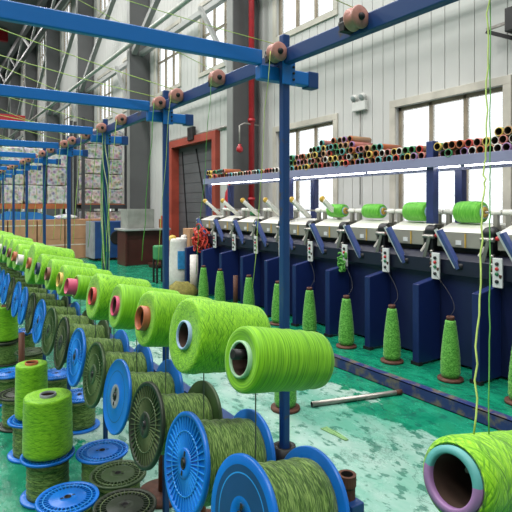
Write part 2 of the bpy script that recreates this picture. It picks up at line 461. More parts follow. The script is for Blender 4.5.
# steel H-columns, girts, runway, crane, roof trusses
for k, yc in enumerate(COLS):
    f = MB()
    f.box((4.98, yc - .0, 0), (5.0, yc + .22, ZT), M['column_flange'])
    f.box((5.0, yc + .12, 0), (WX - .04, yc + .16, ZT), M['column'])
    f.box((WX - .06, yc - .02, 0), (WX - .03, yc + .32, ZT), M['column'])
    f.box((5.0, yc + .02, 0), (5.012, yc + .2, ZT), M['column'])
    f.box((4.94, yc - .04, 0), (WX - .02, yc + .36, .03), M['column'])
    # dark boxed web on the side that looks down the hall
    f.box((5.012, yc + .015, 0.03), (WX - .06, yc + .05, ZT), M['column'])
    o = struct(f.build('trim_%d' % (k + 1)))
n0 = len(COLS) + 1
f = MB(); f.pipe((4.85, Y0, 5.84), (4.85, Y1, 5.84), .06, M['bright_steel_pipe'], 12); struct(f.build('trim_%d' % n0))
f = MB()
for z, w in ((5.7, .12), (3.9, .07)):
    f.box((5.28, Y0, z), (5.40, Y1, z + w), M['column_light'])
for yc in COLS[2:]:
    f.bar((5.1, yc + .3, 8.75), (5.1, yc + 5.75, 5.75), .14, .14, M['column_flange'])
    f.bar((5.15, yc + .3, 4.0), (5.15, yc + 1.7, 5.75), .08, .08, M['column_light'])
struct(f.build('trim_%d' % (n0 + 1)))
f = MB()
for k in range(8):   # knee-braced crane runway with zig-zag lacing
    ya = 14 + k * 4.4
    f.bar((4.5, ya, 9.1), (4.5, ya + 2.2, 10.2), .10, .10, M['column_flange']); f.bar((4.5, ya + 2.2, 10.2), (4.5, ya + 4.4, 9.1), .10, .10, M['column_flange'])
f.box((4.4, 14, 10.2), (4.6, Y1, 10.5), M['column']); f.box((4.4, 14, 9.0), (4.6, Y1, 9.12), M['column'])
struct(f.build('trim_%d' % (n0 + 2)))
f = MB()
for ya in range(22, 52, 4): f.box((XL, ya, 11.2), (4.4, ya + .3, 11.9), M['red_paint']); 
struct(f.build('trim_%d' % (n0 + 3)))
cr = empty('overhead_crane', (0, 30, 5.6), 'red overhead crane girder crossing the far end of the hall', 'crane')
f = MB(); f.box((XL + .3, 0, .1), (4.72, .5, .62), M['red_paint']); f.build('girder', cr, bevel=.01)
f = MB(); f.box((4.2, -.4, -.08), (4.78, .9, .1), M['dark']); f.build('end_truck', cr, bevel=.01)

# red riser pipes, emergency lamp, alarm, conduit, wall boxes
f = MB(); f.pipe((5.3, 8.36, 0), (5.3, 8.36, ZT), .055, M['red_paint'], 14)
for z in (1.5, 3.0, 5.6): f.lathe([(.056, z), (.07, z), (.07, z + .06), (.056, z + .06)], M['red_paint'], 2, 14, Matrix.Translation((5.3, 8.36, 0)))
tag(f.build('riser_pipe'), 'red fire riser pipe standing against the near grey column', 'pipe')
f = MB(); f.lathe([(0, 0), (.11, 0), (.11, 1.0), (.09, 1.1), (.03, 1.16), (.03, 1.24), (0, 1.24)], M['red_paint'], 2, 18)
o = tag(f.build('gas_cylinder'), 'red cylinder standing behind the winding machine, before the grey column', 'cylinder'); o.location = (4.84, 8.42, 0.0); o.scale = (.8, .8, 1.5)

el = empty('emergency_lamp', (WX, 5.73, 2.92), 'white twin-head emergency lamp on the pale wall between the lower windows', 'lamp')
f = MB(); f.box((-.07, -.14, -.09), (0, .14, .05), M['lamp_white']); f.build('housing', el, bevel=.012)
for s in (-1, 1):
    f = MB(); T = Matrix.Translation((-.05, s * .085, .12)) @ Matrix.Rotation(-.5, 4, 'Y')
    f.lathe([(0, .03), (.045, .02), (.05, 0), (.055, -.045), (.05, -.05, M['lens']), (0, -.055)], M['lamp_white'], 0, 18, T); f.build('lamp_head', el)
f = MB(); f.sweep([(-.01, .02, -.09), (-.012, .02, -.5), (-.012, .02, -1.5)], .007, M['conduit'], 6); f.build('cable', el)

al = empty('alarm_lamp', (5.0, 8.3, 2.45), 'red bulb alarm lamp on a bracket beside the near grey column', 'lamp')
f = MB(); f.sweep([(.5, .1, .5), (.1, .0, .5), (0, 0, .45), (0, 0, .1)], .015, M['conduit'], 8); f.build('bracket', al)
f = MB(); f.lathe([(0, -.06), (.05, -.04), (.065, .0), (.05, .05), (.03, .07), (.03, .1), (0, .1)], M['red_paint'], 2, 16); f.build('bulb', al)
f = MB(); f.sweep([(5.56, 13.0, .3), (5.56, 13.0, 3.05), (5.56, 12.9, 3.12), (5.56, 9.3, 3.12), (5.56, 9.2, 3.0)], .028, M['conduit'], 8)
tag(f.build('conduit'), 'grey conduit running over the red door frame along the wall', 'conduit')
f = MB(); f.box((5.44, 11.2, 2.98), (5.53, 11.5, 3.3), M['button_black']); f.pipe((5.53, 11.35, 3.14), (5.6, 11.35, 3.14), .02, M['dark'])
tag(f.build('wall_camera', bevel=.01), 'small black camera box on the wall above the red door frame', 'camera')
cb = empty('wall_bracket', (5.6, 3.36, 3.42), 'dark angled bracket with a black box on the wall near window top', 'bracket')
f = MB(); f.box((-.24, -.28, -.12), (0, -.06, .14), M['button_black']); f.build('case', cb, bevel=.01)
f = MB(); f.bar((-.2, .18, -.02), (-.12, -.1, .02), .03, .03, M['steel']); f.bar((-.2, .18, -.04), (-.05, -.22, -.24), .03, .04, M['dark']); f.build('arm', cb)

# ------------------------------------------------------------------ creel
CX = .85; PITCH = .281; YS = .945
PO = [1.17 + .83 * k for k in range(0, 9)]
cre = empty('yarn_creel', (CX, 0, 0), 'long blue steel creel frame with posts, overhead arms and thread pulleys', 'creel')
def part(mb, name, bevel=0.0, label=None): 
    o = mb.build(name, cre, bevel)
    if label: o['label'] = label
    return o
for k, y in enumerate(PO):
    f = MB(); f.box((-.0115, y - .0115, 0), (.0115, y + .0115, 1.875), M['creel_navy'] if k else M['creel_navy']); part(f, 'post', .004)
    f = MB(); f.box((-.045, y - .045, 0), (.045, y + .045, .012), M['creel_navy']); part(f, 'foot_plate', .003)
    f = MB(); f.lathe([(.021, .66), (.032, .66), (.032, .735), (.021, .735)], M['dark'], 2, 16, Matrix.Translation((0, y, 0)), closed=True); part(f, 'collar')
    f = MB(); f.box((-1.9, y + .016, 1.787), (-.062, y + .034, 1.828), M['creel']); part(f, 'cross_arm', .003)
    f = MB(); f.box((-.07, y + .013, 1.748), (.13, y + .042, 1.787), M['creel']); f.box((.095, y + .011, 1.743), (.133, y + .045, 1.791), M['creel_navy']); part(f, 'stub_arm', .003)
    f = MB(); f.box((-.0165, y - .016, 1.735), (.026, y - .0118, 1.80), M['creel'])
    for zz in (1.75, 1.767, 1.784): f.lathe([(0, -.004), (.004, -.004), (.004, 0), (0, 0)], M['dark'], 1, 8, Matrix.Translation((.019, y - .016, zz)))
    part(f, 'gusset_plate', .001)
f = MB(); f.box((-.012, -.2, 1.79), (.012, 8.2, 1.832), M['creel_navy']); part(f, 'pulley_rail', .003)
f = MB(); f.box((-.02, .88, .67), (.02, 8.2, .71), M['creel_navy']); part(f, 'spool_rail', .003)
pul = None
PUL = [.543] + [.852 + .3225 * k for k in range(22)]
PUL = [min([p - .012 for p in PO if 0 <= y - p < .16] or [y]) for y in PUL]
for k, y in enumerate(PUL):
    if pul is None:
        f = MB(); f.lathe([(.008, -.016), (.024, -.016), (.026, -.0135), (.026, -.0105), (.019, -.006), (.0175, 0), (.019, .006), (.026, .0105), (.026, .0135), (.024, .016), (.008, .016)], M['pulley'], 1, 32)
        pul = f.build('pulley', cre)
        f = MB(); f.lathe([(0, -.021), (.007, -.021), (.0085, -.0165), (.0085, .05), (0, .05)], M['dark'], 1, 16); f.build('axle', pul)
        f = MB(); f.box((-.008, .03, -.02), (.035, .048, .014), M['dark']); f.build('bracket', pul, .002)
        pul.location = (-.034, y, 1.818)
    else:
        c = copy_tree(pul, cre); c.location = (-.034, y, 1.818)
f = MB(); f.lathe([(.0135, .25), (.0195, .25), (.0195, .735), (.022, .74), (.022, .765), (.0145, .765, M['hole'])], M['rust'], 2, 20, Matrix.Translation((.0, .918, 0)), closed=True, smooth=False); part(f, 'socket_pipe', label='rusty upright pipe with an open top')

# ---- spools
def flange(kind, x0, R=.125, slots=False):
    """ribbed plastic flange, outer face at x0 looking along -x; about 9 mm thick"""
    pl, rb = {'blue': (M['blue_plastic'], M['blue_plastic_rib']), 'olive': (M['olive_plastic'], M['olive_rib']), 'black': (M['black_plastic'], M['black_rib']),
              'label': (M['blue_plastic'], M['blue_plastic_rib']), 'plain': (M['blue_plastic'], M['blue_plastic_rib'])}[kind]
    f = MB(); t = .010
    if kind == 'label':
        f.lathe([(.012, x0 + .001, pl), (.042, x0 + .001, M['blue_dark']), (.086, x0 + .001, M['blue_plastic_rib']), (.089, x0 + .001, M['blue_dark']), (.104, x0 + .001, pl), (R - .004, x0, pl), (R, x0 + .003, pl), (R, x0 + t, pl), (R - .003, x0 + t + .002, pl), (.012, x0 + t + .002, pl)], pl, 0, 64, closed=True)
    elif kind == 'plain':
        f.lathe([(.012, x0 - .001, TUBE['grey']), (.040, x0 - .001, pl), (.044, x0 + .001, pl), (.083, x0 + .001, M['blue_dark']), (.086, x0 + .001, pl), (R - .006, x0 + .002, pl), (R - .004, x0), (R, x0 + .003, pl), (R, x0 + t, pl), (R - .003, x0 + t + .002, pl), (.012, x0 + t + .002, pl)], pl, 0, 64, closed=True)
    elif slots:
        f.lathe([(.012, x0 - .002), (.038, x0 - .002), (.042, x0 + .001), (.072, x0 + .001), (.074, x0 + .003), (.074, x0 + t), (.012, x0 + t)], pl, 0, 64, closed=True)
        f.lathe([(R - .015, x0 + .001), (R - .003, x0 - .001), (R, x0 + .002), (R, x0 + t), (R - .003, x0 + t + .002), (R - .015, x0 + t)], pl, 0, 64, closed=True)
        for k in range(34):
            T = Matrix.Rotation(2 * PI * k / 34, 4, 'X')
            f.box((x0 + .001, .072, -.0024), (x0 + t, R - .013, .0024), pl, T)
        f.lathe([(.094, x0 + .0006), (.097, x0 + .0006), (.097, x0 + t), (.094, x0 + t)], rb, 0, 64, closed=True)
    else:
        f.lathe([(.012, x0 - .002), (.034, x0 - .002), (.038, x0 + .001), (.038, x0 + .0045), (R - .013, x0 + .0045), (R - .012, x0), (R - .003, x0 - .001), (R, x0 + .002),
                 (R, x0 + t), (R - .003, x0 + t + .002), (.012, x0 + t + .002)], pl, 0, 64, closed=True)
        for k in range(40):
            a = 2 * PI * k / 40; T = Matrix.Rotation(a, 4, 'X')
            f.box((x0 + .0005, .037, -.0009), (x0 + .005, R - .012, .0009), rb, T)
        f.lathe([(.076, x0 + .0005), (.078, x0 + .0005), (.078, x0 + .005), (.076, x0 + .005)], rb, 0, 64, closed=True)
    return f
W = .203
def make_spool(kind, kind2, rb, slots=False):
    root = empty('wire_spool', (0, 0, 0))
    flange(kind, 0, slots=slots).build('flange', root)
    g = flange(kind2, 0); T = Matrix.Translation((W, 0, 0)) @ Matrix.Scale(-1, 4, (1, 0, 0))
    g.v = [T @ v for v in g.v]; g.build('flange', root)
    f = MB(); n = 15; e0 = .034 if slots else .0125; pr = [(.03, e0)]
    for k in range(n + 1):
        x = e0 + (W - .0125 - e0) * k / n
        pr.append((rb + .0025 * math.sin(k * 2.1) + random.uniform(-.0012, .0012), x))
    pr.append((.03, W - .0125)); f.lathe(pr, M['spool_yarn'], 0, 48); f.build('yarn_winding', root)
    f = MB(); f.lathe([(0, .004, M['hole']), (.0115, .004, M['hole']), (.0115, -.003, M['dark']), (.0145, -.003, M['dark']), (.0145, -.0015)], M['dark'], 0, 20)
    for s in (-1, 1): f.box((-.0028, -.004, s * .024 - .006), (-.0018, .004, s * .024 + .006), M['hole'])
    f.build('hub', root)
    return root
protos = {}
def spool(kind, kind2, rb, slots=False):
    key = (kind, kind2, rb, slots)
    if key not in protos:
        protos[key] = make_spool(*key); return protos[key]
    return copy_tree(protos[key])
TILT = .17
SEQ = ['label', 'blue', 'black', 'plain', 'olive', 'blue', 'black', 'olive', 'blue', 'black', 'blue', 'blue', 'black', 'blue', 'blue', 'blue', 'black', 'blue', 'blue', 'olive', 'blue', 'blue']
CN = {'label': 'blue', 'plain': 'smooth blue', 'blue': 'blue', 'black': 'charcoal', 'olive': 'olive'}
for k, kd in enumerate(SEQ):
    k2 = {'label': 'blue', 'plain': 'blue', 'blue': 'blue', 'black': 'olive', 'olive': 'olive'}[kd]
    if k == 4: k2 = 'blue'
    s = spool(kd, k2, (.1, .101, .086, .08, .088, .084, .094, .09)[k] if k < 8 else .092)
    s.location = (.571, YS + PITCH * k, .737); s.rotation_euler = (random.uniform(-3, 3), TILT, 0)
    s.rotation_euler = (0, TILT, random.uniform(-.03, .03))
    if k == 0: lb = 'blue spool with a dark ring on its flange, nearest on the creel rail'
    else: lb = '%s-flanged spool of olive yarn, %s along the creel counting from the dark-ringed one' % (CN[kd], nth(k))
    tag(s, lb, 'spool', 'spools on the creel rail')
    f = MB(); f.pipe((-.285, s.location.y, .740), (.0, s.location.y, .692), .008, M['dark'], 10); part(f, 'spool_peg')

# ---- lime cones on the creel
def make_cone(name, D, L, tr, tcol, my, taper=.94, stick=.012, tube2=None, thick=.004):
    root = empty(name, (0, 0, 0)); R = D / 2
    Rf = R * taper; pr = [(tr, .006), (tr + (R - tr) * .5, .002), (R - .010, .001), (R - .004, .003), (R - .001, .008), (R, .018)]
    for k in range(1, 10):
        t = k / 10; pr.append((R + (Rf - R) * t + .001 * math.sin(k * 3.3 + D * 90), .018 + (L - .040) * t))
    pr += [(Rf, L - .022), (Rf - .002, L - .010), (Rf - .009, L - .002), (tr, L)]
    f = MB(); f.lathe(pr, my, 0, 56); f.build('yarn_body', root)
    ti = tr - thick
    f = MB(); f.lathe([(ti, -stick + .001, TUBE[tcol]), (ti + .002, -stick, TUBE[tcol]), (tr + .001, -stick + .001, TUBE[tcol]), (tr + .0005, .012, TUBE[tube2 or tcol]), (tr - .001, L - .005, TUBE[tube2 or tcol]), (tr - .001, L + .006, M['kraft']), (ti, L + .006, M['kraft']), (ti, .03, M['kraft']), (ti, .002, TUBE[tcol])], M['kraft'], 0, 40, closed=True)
    po = f.build('paper_tube', root)
    if tube2 == 'purple':      # the rim is printed in two colours
        me = po.data; me.materials.append(TUBE['purple']); pi = len(me.materials) - 1
        for p in me.polygons:
            if p.center.z < .004 and me.materials[p.material_index] == TUBE['teal']: p.material_index = pi
    return root
# Y index, diameter, length, tube radius, rim colour, yarn style, stick out, second tube colour, z, words
CON = [(0, .140, .222, .038, 'mint', 'cone_a', .004, None, 1.075, 'smooth lime yarn cone with a mint tube rim, in front of the foremost post'),
       (1, .192, .225, .036, 'blue', 'cone_b', .004, None, 1.068, 'fat lime yarn cone with a pale blue tube rim, behind the mint-rimmed cone'),
       (2, .168, .225, .036, 'orange', 'cone_c', .016, 'green', 1.06, 'lime yarn cone whose brown-orange tube sticks out of its near face'),
       (3, .156, .235, .034, 'pink', 'cone_a', .006, 'navy', 1.052, 'lime yarn cone with a pink tube rim, behind the brown-orange tubed cone'),
       (4, .182, .225, .034, 'red', 'cone_b', .008, 'white', 1.045, 'lime yarn cone with a red-and-white tube rim on the creel'),
       (5, .108, .235, .034, 'pink', 'cone_a', .036, None, 1.045, 'thin, nearly used lime cone with a long pink tube sticking out'),
       (6, .150, .245, .035, 'yellow', 'cone_c', .010, None, 1.042, 'lime yarn cone with a yellow tube rim on the creel'),
       (7, .166, .245, .034, 'brown', 'cone_c', .012, None, 1.04, 'lime yarn cone with a brown tube rim, behind the yellow-rimmed one'),
       (8, .175, .245, .034, 'navy', 'cone_b', .012, None, 1.04, 'lime yarn cone with a navy tube rim on the creel'),
       (9, .252, .25, .034, 'orange', 'cone_b', .012, None, 1.045, 'largest, fully wound lime cone on the creel, with an orange tube rim'),
       (10, .15, .24, .034, 'white', 'cone_a', .03, None, 1.04, 'lime yarn cone with a white tube, directly behind the largest cone'),
       (11, .19, .24, .034, 'orange', 'cone_c', .02, None, 1.04, 'lime yarn cone with an orange tube, second behind the largest cone'),
       (12, .22, .24, .034, 'brown', 'cone_b', .015, None, 1.045, 'lime yarn cone with a brown tube, third behind the largest cone')]
for k in range(13, 22):
    CON.append((k, (.23, .19, .24, .21)[k % 4], .245, .034, ('brown', 'navy', 'white', 'red')[k % 4], ('cone_b', 'cone_c')[k % 2], .012, None, 1.045,
                'lime yarn cone with a %s tube, %s behind the largest cone' % (('brown', 'navy', 'white', 'red')[k % 4], nth(k - 10))))
def wire(y, z, tip=True):
    f = MB(); f.sweep([(0, y + .14, .70), (-.15, y + .14, .705), (-.15, y + .14, .73), (-.15, y + .14, z - .05), (-.14, y + .139, z - .02), (-.05, y + .10, z - .03), (-.038, y + .05, z - .033), (-.05, y + .004, z - .032), (-.08, y, z - .026), (-.28 if tip else -.20, y, z + (.010 if tip else -.006))], .0018, M['wire'], 6); part(f, 'cone_peg')
    if not tip: return
    f = MB(); T = Matrix.Translation((-.285, y, z + .011)) @ Matrix.Rotation(TILT, 4, 'Y')
    f.lathe([(0, -.012, M['hole']), (.007, -.012, M['dark']), (.011, -.013), (.011, .03), (0, .03)], M['dark'], 0, 18, T); part(f, 'peg_tip')
for i, D, L, tr, tc_, my, st, t2, z, lb in CON:
    c = make_cone('yarn_cone', D, L, tr, tc_, M[my], .93 if i != 5 else .9, st, t2)
    y = YS + PITCH * i
    c.location = (.57, y, z); c.rotation_euler = (random.uniform(-2, 2) * 0, TILT, random.uniform(-.025, .025))
    tag(c, lb, 'yarn cone', 'lime yarn cones on the creel')
    wire(y, z, i == 0)
c = make_cone('yarn_cone', .101, .25, .0385, 'teal', M['cone_b'], 1.0, .006, 'purple', .0085)
c.location = (.545, .402, 1.066); c.rotation_euler = (0, .19, 0); tag(c, 'nearest lime yarn cone, with a wide teal and purple tube rim', 'yarn cone', 'lime yarn cones on the creel')
f = MB(); f.sweep([(0, .40, .0), (0, .40, 1.0), (-.02, .40, 1.02), (-.28, .40, 1.072)], .0035, M['wire'], 6); part(f, 'cone_peg')

# ---- spools stood on the floor under the creel, two with cones on them
FL = [(.52, 2.66, 'blue', 'blue flange-up spool on the floor carrying the front upright lime cone'), (.51, 2.215, 'blue', 'front blue-flanged spool standing on the floor under the creel'),
      (.75, 2.548, 'blue', 'blue-flanged floor spool behind the two olive and charcoal ones'), (.745, 2.292, 'olive', 'olive-flanged spool standing on the floor beside the charcoal one'),
      (.69, 2.035, 'black', 'charcoal-flanged spool standing on the floor, foremost under the creel'), (.53, 3.16, 'blue', 'spool on the floor under the orange-tipped upright cone'),
      (.85, 3.38, 'blue', 'blue spool on the floor behind the upright cones, below the creel rail'), (.77, 4.61, 'olive', 'olive-flanged spool on the floor next to an upright brown tube'),
      (.54, 4.1, 'blue', 'blue-flanged floor spool between the orange-tipped cone and the rear cone'), (.64, 5.1, 'black', 'charcoal-flanged floor spool carrying the rear upright lime cone'),
      (.82, 3.9, 'blue', 'blue-flanged floor spool partly hidden behind the orange-tipped upright cone'), (.53, 3.62, 'black', 'charcoal floor spool just behind the orange-tipped upright cone'),
      (.84, 5.4, 'blue', 'blue floor spool beyond the rear upright lime cone')]
for x, y, kd, lb in FL:
    s = spool(kd, kd, .096, True)
    s.location = (x, y, W + .001); s.rotation_euler = (0, PI / 2, random.uniform(0, 6))
    tag(s, lb, 'spool', 'spools stood on the floor')
for x, y, D, L, tr, tc_, my, lb in ((.52, 2.66, .22, .275, .037, 'grey', 'cone_c', 'front upright lime cone with a grey tube tip, on a blue spool'),
                                   (.53, 3.16, .168, .30, .034, 'orange', 'cone_c', 'upright lime cone with an orange tube tip, behind the front one'),
                                   (.64, 5.1, .20, .30, .034, 'brown', 'cone_c', 'rear upright lime cone on a charcoal spool at the frame edge')):
    c = make_cone('upright_cone', D, L, tr, tc_, M[my], 1.04, .008)
    c.location = (x, y, W + .003 + L + .006); c.rotation_euler = (0, PI / 2, random.uniform(0, 6)); tag(c, lb, 'yarn cone', 'upright lime cones on floor spools')

# ---- bottle-shaped pirns on rusty bases
def make_pirn():
    root = empty('bottle_bobbin', (0, 0, 0))
    f = MB(); f.lathe([(0, 0), (.098, 0), (.102, .006), (.10, .02), (.05, .026), (0, .026)], M['rust'], 2, 40); f.build('base_disc', root)
    pr = [(.03, .024), (.068, .026), (.074, .05)]
    for k in range(30):
        z = .06 + k * .0137; t = (z - .06) / .40
        pr.append((.077 - .034 * max(0, t - .15) ** 1.5 / .85 ** 1.5 + .0012 * math.sin(k * 2.4) + random.uniform(-.0008, .0008), z))
    pr += [(.040, .477), (.028, .482)]
    f = MB(); f.lathe(pr, M['pirn_yarn'], 2, 44); f.build('yarn_body', root)
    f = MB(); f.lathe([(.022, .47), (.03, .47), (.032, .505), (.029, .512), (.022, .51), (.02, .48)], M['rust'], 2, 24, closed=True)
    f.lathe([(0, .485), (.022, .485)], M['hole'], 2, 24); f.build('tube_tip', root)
    return root
pr0 = make_pirn(); first = True
PIR = [2.08, 2.667, 3.26, 3.85, 4.45, 5.03, 5.67, 6.44, 6.94]
for k, y in enumerate(PIR):
    p = pr0 if first else copy_tree(pr0); first = False
    p.location = (3.57 + random.uniform(-.02, .02), y, 0.001); p.rotation_euler.z = k * 1.3
    tag(p, '%s green bottle-shaped bobbin along the machine foot, counting from the near end' % nth(k), 'bobbin', 'green bobbins at the machine foot')
p = copy_tree(pr0); p.location = (2.115, 2.9, .001); tag(p, 'green bottle-shaped bobbin on the gangway, hidden behind the mint-rimmed cone', 'bobbin')
f = MB(); f.lathe([(.02, 0), (.032, 0), (.032, .46), (.02, .46)], M['rust'], 2, 20, closed=True)
o = tag(f.build('paper_core'), 'bare brown tube standing between two far green bobbins', 'tube'); o.location = (3.58, 6.05, 0)
def tube_on_disc(x, y, h, lb):
    root = empty('tube_stand', (x, y, 0), lb, 'tube')
    f = MB(); f.lathe([(0, 0), (.12, 0), (.124, .008), (.12, .022), (0, .026)], M['rust'], 2, 36); f.build('base_disc', root)
    f = MB(); f.lathe([(.016, .024), (.024, .024), (.022, h), (.015, h)], TUBE['brown'], 2, 20, closed=True); f.build('tube', root)
tube_on_disc(.99, 2.36, .52, 'bare brown tube on a rusty disc under the creel, behind blue spool')
tube_on_disc(1.02, 2.02, .3, 'short brown tube on a rusty disc under the creel spools')
tube_on_disc(.66, 4.36, .42, 'upright brown tube on a disc beside the olive floor spool')

# ------------------------------------------------------------------ floor objects
f = MB(); f.box((3.03, -.5, 0), (3.036, 8.3, .088), M['base_rail']); f.box((3.03, -.5, .082), (3.10, 8.3, .088), M['base_rail']); f.box((3.03, -.5, 0), (3.10, 8.3, .006), M['base_rail'])
tag(f.build('channel_rail'), 'worn navy steel channel rail lying along the green floor', 'rail')
f = MB()
a, bb = Vector((2.29, 2.83, .0195)), Vector((3.005, 2.66, .0195)); d = (bb - a).normalized(); T = Matrix.Translation(a) @ d.to_track_quat('X', 'Z').to_matrix().to_4x4(); L = (bb - a).length
f.lathe([(.013, 0, M['hole']), (.0185, 0, M['steel']), (.0185, L - .05, M['rust']), (.0192, L - .04, M['rust']), (.0192, L, M['rust']), (.013, L, M['hole'])], M['steel'], 0, 20, T, closed=True)
tag(f.build('steel_pipe'), 'grey steel pipe lying on the gangway floor against the navy rail', 'pipe')
f = MB()
for k in range(7):
    f.sweep([(2.14 + (k - 3) * .008 * (1 - .12 * j) + random.uniform(-.006, .006), 2.52 - j * .042, .004) for j in range(6)], .0035, M['scrap'], 5)
tag(f.build('yarn_scrap'), 'flat strip of green yarn scrap on the pale gangway floor', 'scrap')

# ------------------------------------------------------------------ winding machine
mx = empty('winding_machine', (3.95, 4.4, 0), 'long navy winding machine with pale heads and blue partition fins', 'machine')
OY = 4.4; UY = [3.08 + .59 * k for k in range(-4, 9)]; MY0, MY1 = .6, 8.0
def mp(mb, name, parent=None, bevel=0.0, label=None):
    o = mb.build(name, parent or mx, bevel)
    if label: o['label'] = label
    return o
f = MB(); f.box((0, MY0 - OY, .02), (.75, MY1 - OY, .80), M['mach_navy']); mp(f, 'lower_body', bevel=.006)
f = MB(); f.prism([(-.06, .80), (.72, .80), (.72, .985), (.02, .985), (-.06, .93)], 1, MY0 - OY, MY1 - OY, M['mach_apron']); mp(f, 'upper_apron', bevel=.004)
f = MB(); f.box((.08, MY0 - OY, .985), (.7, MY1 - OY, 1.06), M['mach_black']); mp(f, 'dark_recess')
f = MB(); f.box((.24, MY0 - OY, 1.06), (.75, MY1 - OY, 1.20), M['mach_grey']); f.box((.36, MY0 - OY, 1.20), (.75, MY1 - OY, 1.235), M['mach_white']); mp(f, 'top_deck', bevel=.006)
f = MB(); f.pipe((.20, MY0 - OY, 1.345), (.20, MY1 - OY, 1.345), .011, M['steel'], 12); mp(f, 'package_shaft')
fin = head = None
def make_head():
    h = bpy.data.objects.new('winding_head', None); C.objects.link(h); h.parent = mx
    q = MB(); q.prism([(0, 1.035), (.0, 1.165), (.22, 1.235), (.3, 1.235), (.3, 1.035)], 1, -.44, .0, M['mach_grey']); mp(q, 'head_cover', h, .008)
    q = MB(); q.prism([(-.004, 1.166), (.216, 1.239), (.216, 1.246), (-.004, 1.173)], 1, -.445, .005, M['mach_white']); mp(q, 'lid', h, .003)
    q = MB(); q.box((-.01, -.30, 1.04), (.0, -.292, 1.16), M['amber']); q.box((-.006, -.255, 1.06), (.0, -.2, 1.10), M['panel']); mp(q, 'seam_plate', h)
    # dark guide mechanism in the gap to the next head
    q = MB(); q.lathe([(0, -.05), (.045, -.05), (.055, -.03), (.055, .03), (.045, .05), (0, .05)], M['mach_black'], 1, 20, Matrix.Translation((.03, .075, 1.17)))
    q.box((-.02, .03, 1.0), (.09, .12, 1.15), M['mach_black']); q.lathe([(0, -.06), (.02, -.06), (.02, .06), (0, .06)], M['steel'], 1, 14, Matrix.Translation((-.02, .075, 1.12)))
    q.bar((-.03, .06, 1.12), (-.05, .10, .93), .02, .03, M['steel']); q.bar((-.02, .1, 1.06), (-.06, .13, .98), .012, .02, TUBE['white']); mp(q, 'traverse_guide', h, .003)
    q = MB(); q.lathe([(0, -.012), (.018, -.012), (.02, 0), (.012, .01), (0, .012)], M['button_red'], 0, 14, Matrix.Translation((-.025, -.02, 1.135))); mp(q, 'red_knob', h)
    q = MB(); q.bar((-.12, -.12, 1.19), (-.05, -.27, .86), .034, .06, M['lever'], (1, .0, 0)); mp(q, 'lever', h, .004)
    q = MB(); q.bar((-.128, -.085, 1.195), (-.055, -.24, .865), .034, .010, M['panel'], (1, 0, 0)); q.lathe([(0, -.03), (.03, -.03), (.03, .03), (0, .03)], M['dark'], 1, 14, Matrix.Translation((-.045, -.28, .88))); mp(q, 'lever_edge', h)
    # thread tensioner stack and eyelets below the knob
    q = MB()
    for z in (.99, .955, .92, .885, .85):
        q.lathe([(0, -.02), (.014, -.02), (.018, -.012), (.014, -.004), (.006, 0), (.006, .03), (0, .03)], M['rust'] if z in (.955, .885) else M['steel'], 0, 12, Matrix.Translation((-.07, -.005, z)))
    q.bar((-.055, -.005, 1.01), (-.055, -.005, .83), .012, .014, M['dark']); q.bar((-.06, -.01, .86), (-.11, -.10, .84), .012, .025, M['rust']); mp(q, 'tensioner', h)
    q = MB(); q.box((-.105, -.105, .75), (-.088, -.022, .985), M['panel'])
    c = mp(q, 'control_plate', h, .004)
    for j, (z, mm) in enumerate(((.94, 'button_black'), (.90, 'button_red'), (.86, 'button_green'), (.80, 'button_black'))):
        q = MB(); q.lathe([(0, -.012), (.013, -.012), (.015, -.008), (.015, 0), (0, 0)], M[mm], 0, 14, Matrix.Translation((-.105, -.063, z))); mp(q, 'button', c)
    # roller bearings that carry the package
    for yy in (-.455, .02):
        q = MB(); q.lathe([(0, -.05), (.022, -.05), (.026, -.045), (.026, .045), (.022, .05), (0, .05)], M['mach_white'], 1, 18, Matrix.Translation((.20, yy, 1.345)))
        q.box((.18, yy - .02, 1.22), (.22, yy + .02, 1.335), M['mach_grey']); mp(q, 'bearing', h, .002)
    return h
head = make_head()
for k, y in enumerate(UY):
    h = head if k == 0 else copy_tree(head, mx)
    h.location = (0, y - OY, 0)
    f = MB(); f.prism([(-.29, .02), (-.29, .712), (0.0, .765), (0.0, .02)], 1, y - OY - .035, y - OY + .035, M['mach_fin']); mp(f, 'partition_fin', bevel=.006)
    f = MB(); f.box((-.295, y - OY - .045, 0), (-.25, y - OY + .05, .03), M['dark']); mp(f, 'foot')
    if k >= 7:
        f = MB(); f.bar((.26, y - OY - .2, 1.25), (-.02, y - OY - .2, 1.47), .05, .05, M['mach_white'])
        a = mp(f, 'cradle_arm', bevel=.004)
        f = MB(); f.lathe([(0, -.015), (.032, -.015), (.037, -.01), (.037, .01), (.032, .015), (0, .015)], M['amber'], 1, 16, Matrix.Translation((-.03, y - OY - .2, 1.48))); mp(f, 'yellow_tip', a)
